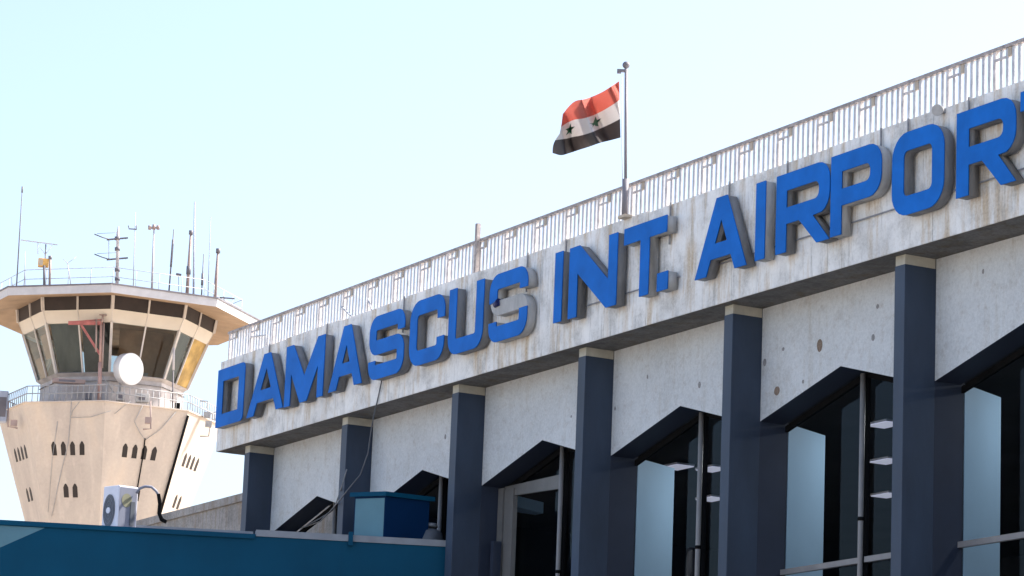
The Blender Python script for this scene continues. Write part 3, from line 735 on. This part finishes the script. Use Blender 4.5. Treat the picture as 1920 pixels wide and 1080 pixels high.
for k in range(8):
    for (f0, f1) in ((0, .5), (.5, 1)):
        pm_ = M['ochre'] if (k, f0) == (1, .5) else M['cabglass']
        m = MB(); m.add([lerpv(k, f0, RR['win'], Z['wb']), lerpv(k, f1, RR['win'], Z['wb']), lerpv(k, f1, RR['cream']-.03, Z['cr']), lerpv(k, f0, RR['cream']-.03, Z['cr'])], [(0,1,2,3)])
        tag(m.build('pane', pm_, ct, fixn=False), 'ochre boarded pane' if pm_ is M['ochre'] else None)
        m = MB(); m.add([lerpv(k, f0, RR['cabm']-.03, Z['cm']), lerpv(k, f1, RR['cabm']-.03, Z['cm']), lerpv(k, f1, RR['cab']-.03, Z['ct']+.1), lerpv(k, f0, RR['cab']-.03, Z['ct']+.1)], [(0,1,2,3)])
        m.build('louvre', M['clere'], ct, fixn=False)
    for f in (0, .5):
        wd = .10 if f == 0 else .06
        m = MB(); m.beam(lerpv(k, f, RR['win']+.02, Z['wb']-.02), lerpv(k, f, RR['cream']+.02, Z['cr']+.01), wd, wd)
        m.beam(lerpv(k, f, RR['cream']+.0, Z['cr']+.02), lerpv(k, f, RR['cabm']+.0, Z['cm']), .03, .03)
        m.beam(lerpv(k, f, RR['cabm']+.0, Z['cm']+.0), lerpv(k, f, RR['cab']+.0, Z['ct']+.08), wd*1.1, wd*1.1); m.build('mullion', M['cabframe'], ct)
# blinds inside the glass
def blind(k, f0, f1, t0, t1, mat):
    m = MB(); q = lambda f, t: lerpv(k, f, (RR['win']-.10)*(1-t)+(RR['cream']-.13)*t, Z['wb']*(1-t)+Z['cr']*t)
    m.add([q(f0, t0), q(f1, t0), q(f1, t1), q(f0, t1)], [(0,1,2,3)]); m.build('blind', mat, ct, fixn=False)
M['greyblind'] = simple('grey_green_blind', (.11, .125, .125), .6, var=.3, scale=.9, stretch=(2, 2, .4))
blind(7, .02, .48, .0, 1, M['greyblind']); blind(7, .52, .98, .0, 1, M['cabdark'])
blind(1, .02, .48, 0, 1, M['greyblind'])
blind(6, .55, .97, .35, .85, M['wood']); blind(6, .05, .45, 0, .45, M['wood'])
# console and desk inside
m = MB()
for (lx0, ly0, hh, sx) in ((.9, -1.2, .7, .5), (1.6, -.7, .55, .4), (.3, .6, .9, .8)):
    m.box((0, 0, 0), (0, 0, 0)) if False else m.obox(TW(lx0, ly0, Z['wb']-.34), hr*sx, hv*-.4, Vector((0, 0, hh)))
m.build('console', M['junk'], ct)
m = MB(); m.obox(TW(.15, -.9, Z['wb']-.34), hr*2.2+hv*-.5, hv*-.05, Vector((0, 0, 2.6))); m.build('partition', M['wood'], ct)
# roof
m = MB(); ring_mesh(m, RR['roof'], Z['rb'], RR['roof']+.04, Z['rt']-.06); ring_mesh(m, RR['roof']+.04, Z['rt']-.06, RR['roof']+.08, Z['rt']-.055, 1); ring_mesh(m, RR['roof']+.08, Z['rt']-.055, RR['roof']+.08, Z['rt'], 1); disc(m, RR['roof']+.08, Z['rt'], 1)
m.build('roof', [M['roofedge'], M['mast_dark']], ct)
m = MB(); ring_mesh(m, RR['roof']-.002, Z['rb']+.004, RR['cab']-.12, Z['ct']+.10); m.build('soffit', M['soffit'], ct, fixn=False)
# gallery railing
gr = MB(); RG = RR['shaft']-.05
for hgt in (.35, .65):
    for k in range(8): gr.tube([vert(k, RG, Z['sb']+hgt), vert(k+1, RG, Z['sb']+hgt)], .022, 6)
for k in range(8):
    for i in range(14): q = lerpv(k, i/14, RG, Z['sb']+.02); gr.tube([q, q+Vector((0, 0, .64))], .018, 6)
gr.build('gallery_railing', M['galv'], ct)
# roof rail
rr_ = MB(); RQ = RR['roof']-.75
for hgt in (.42, .80):
    for k in range(8): rr_.tube([vert(k, RQ, Z['rt']+hgt), vert(k+1, RQ, Z['rt']+hgt)], .015, 6)
for k in range(8):
    for i in range(4): q = lerpv(k, i/4, RQ, Z['rt']); rr_.tube([q, q+Vector((0, 0, .80))], .015, 6)
rr_.build('roof_railing', M['bar'], ct)
# downpipe along the right-hand arris and wiring on the shaft
m = MB(); m.tube([vert(1, rs(z)+.07, z) for z in (Z['sb']-.2, (Z['sb']+Z['lo'])/2, Z['lo']-2)], .055, 8); m.build('downpipe', M['black'], ct)
def onsh(px, py, k):   # pixel onto shaft facet k
    a, b, c = vert(k, rs(Z['sb']), Z['sb']), vert(k+1, rs(Z['sb']), Z['sb']), vert(k, rs(Z['lo']), Z['lo'])
    n = (b-a).cross(c-a).normalized(); n = n if n.dot(Vector((a.x+b.x-2*TB.x, a.y+b.y-2*TB.y, 0))) > 0 else -n
    return on_plane(px, py, a+n*.04, n)
m = MB()
for (k, pts, r) in ((7, [(134, 752), (132, 783), (128, 830), (110, 905), (97, 968)], .014), (7, [(150, 752), (136, 770), (132, 783)], .012), (7, [(132, 783), (170, 782), (208, 770)], .011),
                    (7, [(108, 790), (98, 860), (90, 960)], .010), (0, [(268, 760), (252, 790), (262, 810), (272, 825)], .014), (0, [(272, 825), (300, 806), (330, 772)], .014), (0, [(215, 776), (232, 762), (245, 752)], .011)):
    m.tube([onsh(a, b, k) for a, b in pts], r, 6)
m.build('wiring', M['galv'], ct)
m = MB(); m.tube([onsh(a, b, 0) for a, b in ((272, 822), (269, 850), (262, 890), (256, 925), (250, 960))], .026, 7); m.build('thick_cable', M['black'], ct)
# lamp brackets on the shaft
def lampb(pts, head, k, nm):
    o = MB(); o.tube([tp(a, b, -2.3 if k else -4.35) for a, b in pts], .03, 6); q = tp(*head, -2.3 if k else -4.35)
    o.obox(q-hr*.13-Vector((0, 0, .12))+hv*.05, hr*.26, hv*-.2, Vector((0, 0, .24))); return o.build('lamp_bracket', nm, ct)
lampb([(16, 752), (15, 800), (33, 803)], (26, 793), 1, M['mast_brown'])
lampb([(282, 752), (283, 804), (268, 805)], (278, 788), 0, M['mast_brown'])
lampb([(396, 790), (391, 818), (375, 818)], (391, 795), 1, M['galv'])
lampb([(376, 752), (390, 752), (388, 765)], (388, 778), 1, M['galv'])
m = MB(); q = tp(327, 766, -3.2); m.obox(q, hr*.22, hv*-.2, Vector((0, 0, .24))); m.build('junction_box', M['black'], ct)

# things on the gallery
def gal(ly, px, py): return tp(px, py, ly)
dv = thing('davit_crane', tp(188, 748, -3.75), 'faded red davit hoist with long arm standing on the tower gallery', 'hoist')
m = MB(); m.tube([tp(186, 750, -3.75), tp(188, 680, -3.75)], .085, 8); m.tube([tp(188, 680, -3.75), tp(190, 600, -3.75)], .06, 8); m.build('post', M['pinkpost'], dv)
m = MB(); m.beam(tp(128, 605.5, -3.75), tp(192, 606, -3.75), .10, .14); m.beam(tp(128, 604, -3.75), tp(194, 599, -3.75), .04, .05); m.build('arm', M['red'], dv)
m = MB(); m.beam(tp(152, 609, -3.75), tp(187, 664, -3.75), .07, .09); m.build('brace', M['red'], dv)
m = MB(); m.tube([tp(181, 598, -3.8), tp(180, 660, -3.8)], .035, 6); m.tube([tp(195, 606, -3.8), tp(192, 690, -3.8)], .035, 6); m.tube([tp(186, 590, -3.8), tp(200, 591, -3.8)], .03, 6); m.tube([tp(193, 590, -3.8), tp(192, 604, -3.8)], .05, 6)
m.build('winch_tubes', M['mast_brown'], dv)
m = MB(); m.tube([tp(187, 706, -3.75), tp(168, 748, -3.6)], .025, 6); m.tube([tp(188, 700, -3.75), tp(215, 738, -3.6)], .025, 6); m.build('stay', M['galv'], dv)
# dish
cd = tp(246, 692, -3.9)
dn = (hv*math.cos(R_(40))+hr*math.sin(R_(40))+Vector((0, 0, -.06))).normalized()
dx = dn.cross(Vector((0, 0, 1))).normalized(); dy = dx.cross(dn)
ds = thing('microwave_dish', cd-Vector((0, 0, .9)), 'round white microwave dish with deep shroud on the tower gallery', 'dish')
rd_ = .635
def circ(c, r, n=40): return [c+dx*r*math.cos(2*math.pi*i/n)+dy*r*math.sin(2*math.pi*i/n) for i in range(n)]
m = MB(); n = 40; rings = [circ(cd, rd_), circ(cd-dn*.36, rd_*.99), circ(cd-dn*.50, rd_*.6), circ(cd-dn*.56, rd_*.2)]
for a, b in zip(rings, rings[1:]): m.add(a+b, [(i, (i+1) % n, n+(i+1) % n, n+i) for i in range(n)], 0, True)
m.add(rings[-1], [tuple(range(n))]); m.build('shroud', M['dishside'], ds)
m = MB(); rings = [circ(cd+dn*.002, rd_*1.005), circ(cd+dn*.03, rd_*.95), circ(cd+dn*.05, rd_*.5), circ(cd+dn*.055, .02)]
for a, b in zip(rings, rings[1:]): m.add(a+b, [(i, (i+1) % n, n+(i+1) % n, n+i) for i in range(n)], 0, True)
m.build('radome', M['dish'], ds)
m = MB(); pm = cd-dn*.6; m.tube([Vector((pm.x, pm.y, Z['sb']+.02)), pm+Vector((0, 0, .5))], .06, 8); m.tube([pm, pm+dn*.1], .09, 8); m.build('mount', M['galv'], ds)
# equipment on the gallery floor
items = [(98, 712, 60, 8, 'long brown cable tray along the sill of the cab', 'cable tray', M['mast_brown'], -3.1), (218, 742, 16, 16, 'dark equipment box with round openings beside the davit post', 'equipment box', M['junk'], -3.9),
         (255, 745, 24, 16, 'grey equipment cabinet under the white dish', 'equipment box', M['junk'], -3.95), (160, 742, 12, 14, 'small dark box at the gallery rail left of the davit', 'equipment box', M['fan'], -3.9)]
for (px, py, w_, h_, lab, cat, mt, ly) in items:
    q = tp(px, py, ly); wq, hq = w_/PPM, h_/PPM
    o = thing(cat.replace(' ', '_'), q, lab, cat)
    m = MB(); m.obox(q-hr*0-Vector((0, 0, hq/2)), hr*wq, hv*-.35, Vector((0, 0, hq))); cs = m.build('casing', mt, o, bevel=.02)
    m = MB(); m.obox(q+hr*wq*.2-Vector((0, 0, hq*.25))+hv*.004, hr*wq*.5, hv*-.02, Vector((0, 0, hq*.5))); m.build('cover', M['mast_dark'], o)
# yellow support seen right of the dish, and a slender whip on a dark foot
m = MB(); m.tube([tp(323, 770, -3.3), tp(325, 690, -3.3)], .03, 6); m.tube([tp(325, 694, -3.3), tp(326, 652, -3.3)], .05, 8, mi=1)
tag(m.build('gallery_antenna', [M['mast_dark'], M['mast']]), 'short antenna with pale tip at the right end of the tower gallery', 'antenna')
# grey loudspeaker cabinet at far left edge of the gallery
q = tp(-6, 790, -1.0); o = thing('cabinet', q, 'blue grey cabinet at the left picture edge beside the tower flare', 'cabinet')
m = MB(); m.obox(q, hr*.38, hv*-.4, Vector((0, 0, 58/PPM))); m.build('casing', M['mast_blue'], o, bevel=.03)
m = MB(); m.obox(q+hr*.05+hv*.003+Vector((0, 0, .2)), hr*.28, hv*-.02, Vector((0, 0, .8))); m.build('door', M['mast_dark'], o)
m = MB(); m.beam(q+Vector((.0, 0, .1)), TW(-3.9, -.6, q.z+.1), .08); m.build('bracket', M['galv'], o)
# small lamp posts right side of the gallery
# ---------------------------------------------------------------- roof antennas
def whip(p0, p1, r, mat, label, name='whip_antenna', ly=-3.5, extra=None):
    o = thing(name, tp(*p0, ly), label, 'antenna')
    a, b = tp(*p0, ly), tp(*p1, ly); zb = Z['rt']
    a = a+(a-b).normalized()*max(0, (a.z-zb))
    m = MB(); m.tube([a, a.lerp(b, .5), b], [r, r*.9, r*.6], 7); m.build('mast', mat, o)
    m = MB(); m.tube([a, a+Vector((0, 0, .14))], r*2.2, 8); m.build('base', M['mast_dark'], o)
    if extra: extra(o, a, b)
    return o
whip((31, 537), (42, 352), .028, M['mast_dark'], 'tallest thin dark whip antenna at the far left of the tower roof', ly=-3.0,
     extra=lambda o, a, b: MB().tube([b-Vector((0, 0, .2)), b+Vector((0, 0, .05))], .035, 6).build('tip', M['mast_dark'], o))
whip((47, 536), (47, 470), .018, M['mast'], 'short thin pale whip just right of the tallest left whip', ly=-3.4)
whip((23, 541), (22, 520), .02, M['mast_dark'], 'stubby dark rod at the leftmost corner of the tower roof', ly=-2.6)
def ex_loop(o, a, b):
    m = MB(); c = tp(252, 430, -3.5); m.tube([tp(241, 423, -3.5), tp(242, 429, -3.5), tp(256, 430, -3.5), tp(256, 423, -3.5)], .03, 6); m.build('crossarm', M['mast_dark'], o)
whip((250, 535), (254, 398), .022, M['mast'], 'thin pale antenna with a small hooked crossarm, right of the yagi mast', ly=-3.5, extra=ex_loop)
def ex_tee(o, a, b):
    for dxp in (-8, 0, 8):
        m = MB(); m.tube([tp(288.5+dxp, 430.5, -3.6), tp(288.5+dxp, 421 if dxp == 0 else 423, -3.6)], .065, 8); m.build('lamp_head', M['mast_brown'], o)
    m = MB(); m.beam(tp(279, 427, -3.6), tp(299, 427, -3.6), .06, .08); m.build('crossbar', M['mast_brown'], o)
whip((285, 540), (289, 425), .05, M['mast'], 'pale pole with three dark heads on a tee bar', name='tee_pole', ly=-3.6, extra=ex_tee)
whip((317, 545), (326, 430), .034, M['mast_dark'], 'leaning dark segmented rod antenna between tee pole and brown tube', ly=-3.6,
     extra=lambda o, a, b: MB().tube([a.lerp(b, .45), a.lerp(b, .85)], .045, 7).build('sleeve', M['mast_dark'], o))
whip((351, 549), (358, 437), .075, M['mast_brown'], 'thick leaning pinkish brown tube antenna, left of the tall blue grey pole', name='tube_antenna', ly=-3.5,
     extra=lambda o, a, b: [MB().tube([b-Vector((0, 0, .06)), b+Vector((0, 0, .1))], .09, 8).build('cap', M['mast_dark'], o), MB().tube([a.lerp(b, .38), a.lerp(b, .5)], .10, 8).build('collar', M['mast_dark'], o)])
whip((363, 550), (365, 378), .045, M['mast_blue'], 'tallest blue grey pole on the right half of the tower roof', ly=-3.3)
whip((378, 553), (382, 476), .03, M['mast_dark'], 'short dark rod with thicker middle right of the blue grey pole', ly=-3.2,
     extra=lambda o, a, b: MB().tube([a.lerp(b, .35), a.lerp(b, .6)], .05, 7).build('sleeve', M['mast_dark'], o))
whip((390, 556), (395, 406), .022, M['mast_blue'], 'thin faint whip second from the right on the tower roof', ly=-3.0)
whip((403, 558), (409, 470), .075, M['mast_brown'], 'thick brown tube antenna at the right corner of the tower roof', name='tube_antenna', ly=-2.8,
     extra=lambda o, a, b: MB().tube([b-Vector((0, 0, .1)), b+Vector((0, 0, .08))], .095, 8).build('cap', M['mast_dark'], o))
# yagi mast
ya = thing('yagi_mast', tp(220, 532, -4.6), 'lattice mast carrying two stacked crossed yagi aerials at the roof centre', 'antenna')
m = MB(); m.tube([tp(219.5, 531, -4.6), tp(221, 440, -4.6), tp(222, 425, -4.6)], [.075, .065, .03], 8)
for y in (506, 467, 523, 447): m.tube([tp(220, y+3, -4.6), tp(220, y-3, -4.6)], .11, 8, mi=1)
m.build('mast', [M['mast'], M['mast_dark']], ya)
for y in (448, 485.5):
    m = MB(); m.beam(tp(200, y+1.5, -4.6), tp(240, y-2, -4.6), .05, .06); m.tube([tp(177, y-9, -4.7), tp(192, y-3, -4.7), tp(206, y+1, -4.7)], .024, 6); m.tube([tp(182, y-10, -4.2), tp(222, y-12, -4.2)], .010, 5)
    for xx in (205, 212, 230, 236): m.tube([tp(xx, y, -5.0), tp(xx, y, -4.2)], .02, 5)
    m.build('aerial', M['mast_dark'], ya)
m = MB(); m.tube([tp(204, 450, -4.6), tp(204, 486, -4.6)], .014, 5); m.build('strut', M['mast'], ya)
# frame aerial with orange box
fa_ = thing('frame_aerial', tp(84, 535, -3.9), 'flat horizontal comb aerial on a thin post above an orange box', 'antenna')
m = MB(); m.tube([tp(83, 536, -3.9), tp(86, 458, -3.9)], .026, 7); m.build('post', M['mast_dark'], fa_)
m = MB(); m.beam(tp(39, 450, -3.9), tp(108, 459, -3.9), .03, .035)
for i, xx in enumerate((45, 58, 70, 72, 86, 88, 98)): yy_ = 450+(xx-39)*.13; m.tube([tp(xx-5, yy_-1.5, -3.3), tp(xx+5, yy_+1.5, -4.5)], .012, 5)
m.tube([tp(71, 455, -3.9), tp(71, 476, -3.9)], .015, 5); m.tube([tp(74, 462, -3.9), tp(85, 478, -3.9)], .012, 5); m.tube([tp(98, 460, -3.9), tp(86, 476, -3.9)], .012, 5)
m.build('comb', M['mast'], fa_)
ob_ = thing('signal_box', tp(80, 535, -4.0), 'small orange box with pale side raised on a dark stand on the tower roof', 'box')
m = MB(); q = tp(71, 498.5, -4.0); m.obox(q, hr*(19/PPM), hv*-.3, Vector((0, 0, 15/PPM))); m.build('casing', M['orange'], ob_, bevel=.02)
m = MB(); m.obox(q+hr*.03+hv*.003+Vector((0, 0, .03)), hr*.16, hv*-.02, Vector((0, 0, .25))); m.build('side_plate', M['beige'], ob_)
m = MB(); m.tube([tp(83, 536, -4.05), tp(83, 498, -4.05)], .05, 7); m.build('stand', M['mast_dark'], ob_)
m = MB(); m.tube([tp(93, 536, -4.0), tp(94, 482, -4.0)], .05, 8); m.tube([tp(94, 486, -4.0), tp(94, 480, -4.0)], .075, 8, mi=1)
tag(m.build('stub_pole', [M['mast_brown'], M['mast_dark']]), 'brown pole with dark cap just right of the orange box', 'pole')
m = MB(); m.tube([tp(133, 534, -4.3), tp(126, 492, -4.3)], .018, 6); m.tube([tp(126, 494, -4.3), tp(143, 482, -4.3)], .012, 5); m.tube([tp(127, 494, -4.3), tp(118, 486, -4.3)], .012, 5)
tag(m.build('forked_aerial', M['mast']), 'thin leaning aerial with forked top between orange box and yagi mast', 'antenna')
m = MB(); m.beam(tp(330, 514, -3.6), tp(340, 516, -3.6), .08, .09); m.tube([tp(335, 516, -3.6), tp(335, 546, -3.6)], .012, 5)
tag(m.build('rail_lamp', [M['mast_dark']]), 'small dark lamp on the tower roof rail between two rod antennas', 'lamp')
m = MB(); m.beam(tp(412, 558, -2.4), tp(440, 560, -2.4), .05, .05); m.tube([tp(420, 556, -2.4), tp(420, 566, -2.4)], .02, 5)
tag(m.build('side_arm', M['mast_dark']), 'short dark arm projecting sideways past the right roof corner', 'antenna')

# ================================================================== light, sky, camera
SUN_AZ = Vector((.20, .98, 0)).normalized(); EL = R_(46)
sd = Vector((SUN_AZ.x*math.cos(EL), SUN_AZ.y*math.cos(EL), math.sin(EL)))
sl = bpy.data.lights.new('sun', 'SUN'); sl.energy = 4.2; sl.angle = R_(.53); sl.color = (1, .95, .87)
so = bpy.data.objects.new('sun', sl); COL.objects.link(so); so.rotation_euler = (-sd).to_track_quat('-Z', 'Y').to_euler()
wd = bpy.data.worlds.new('World'); S.world = wd; wd.use_nodes = True
nt = wd.node_tree; bg = nt.nodes['Background']; sk = nt.nodes.new('ShaderNodeTexSky'); sk.sky_type = 'NISHITA'
sk.sun_disc = False; sk.sun_elevation = EL; sk.sun_rotation = math.atan2(sd.x, sd.y)
sk.air_density = 1.0; sk.dust_density = 5.5; sk.ozone_density = .75; sk.altitude = 600
nt.links.new(sk.outputs[0], bg.inputs['Color']); bg.inputs['Strength'].default_value = .147
cam = bpy.data.cameras.new('camera'); co = bpy.data.objects.new('camera', cam); COL.objects.link(co)
cam.sensor_width = 36; cam.lens = FPX/1920*36; cam.clip_start = .5; cam.clip_end = 6000
mw = Matrix((( CR.x, CU.x, -CF.x, CAM.x), (CR.y, CU.y, -CF.y, CAM.y), (CR.z, CU.z, -CF.z, CAM.z), (0, 0, 0, 1)))
co.matrix_world = mw; S.camera = co
vs_ = S.view_settings; vs_.view_transform = 'Standard'; vs_.look = 'None'; vs_.exposure = 1.27; vs_.gamma = 1; vs_.use_curve_mapping = False
S.cycles.max_bounces = 8; S.cycles.transparent_max_bounces = 12
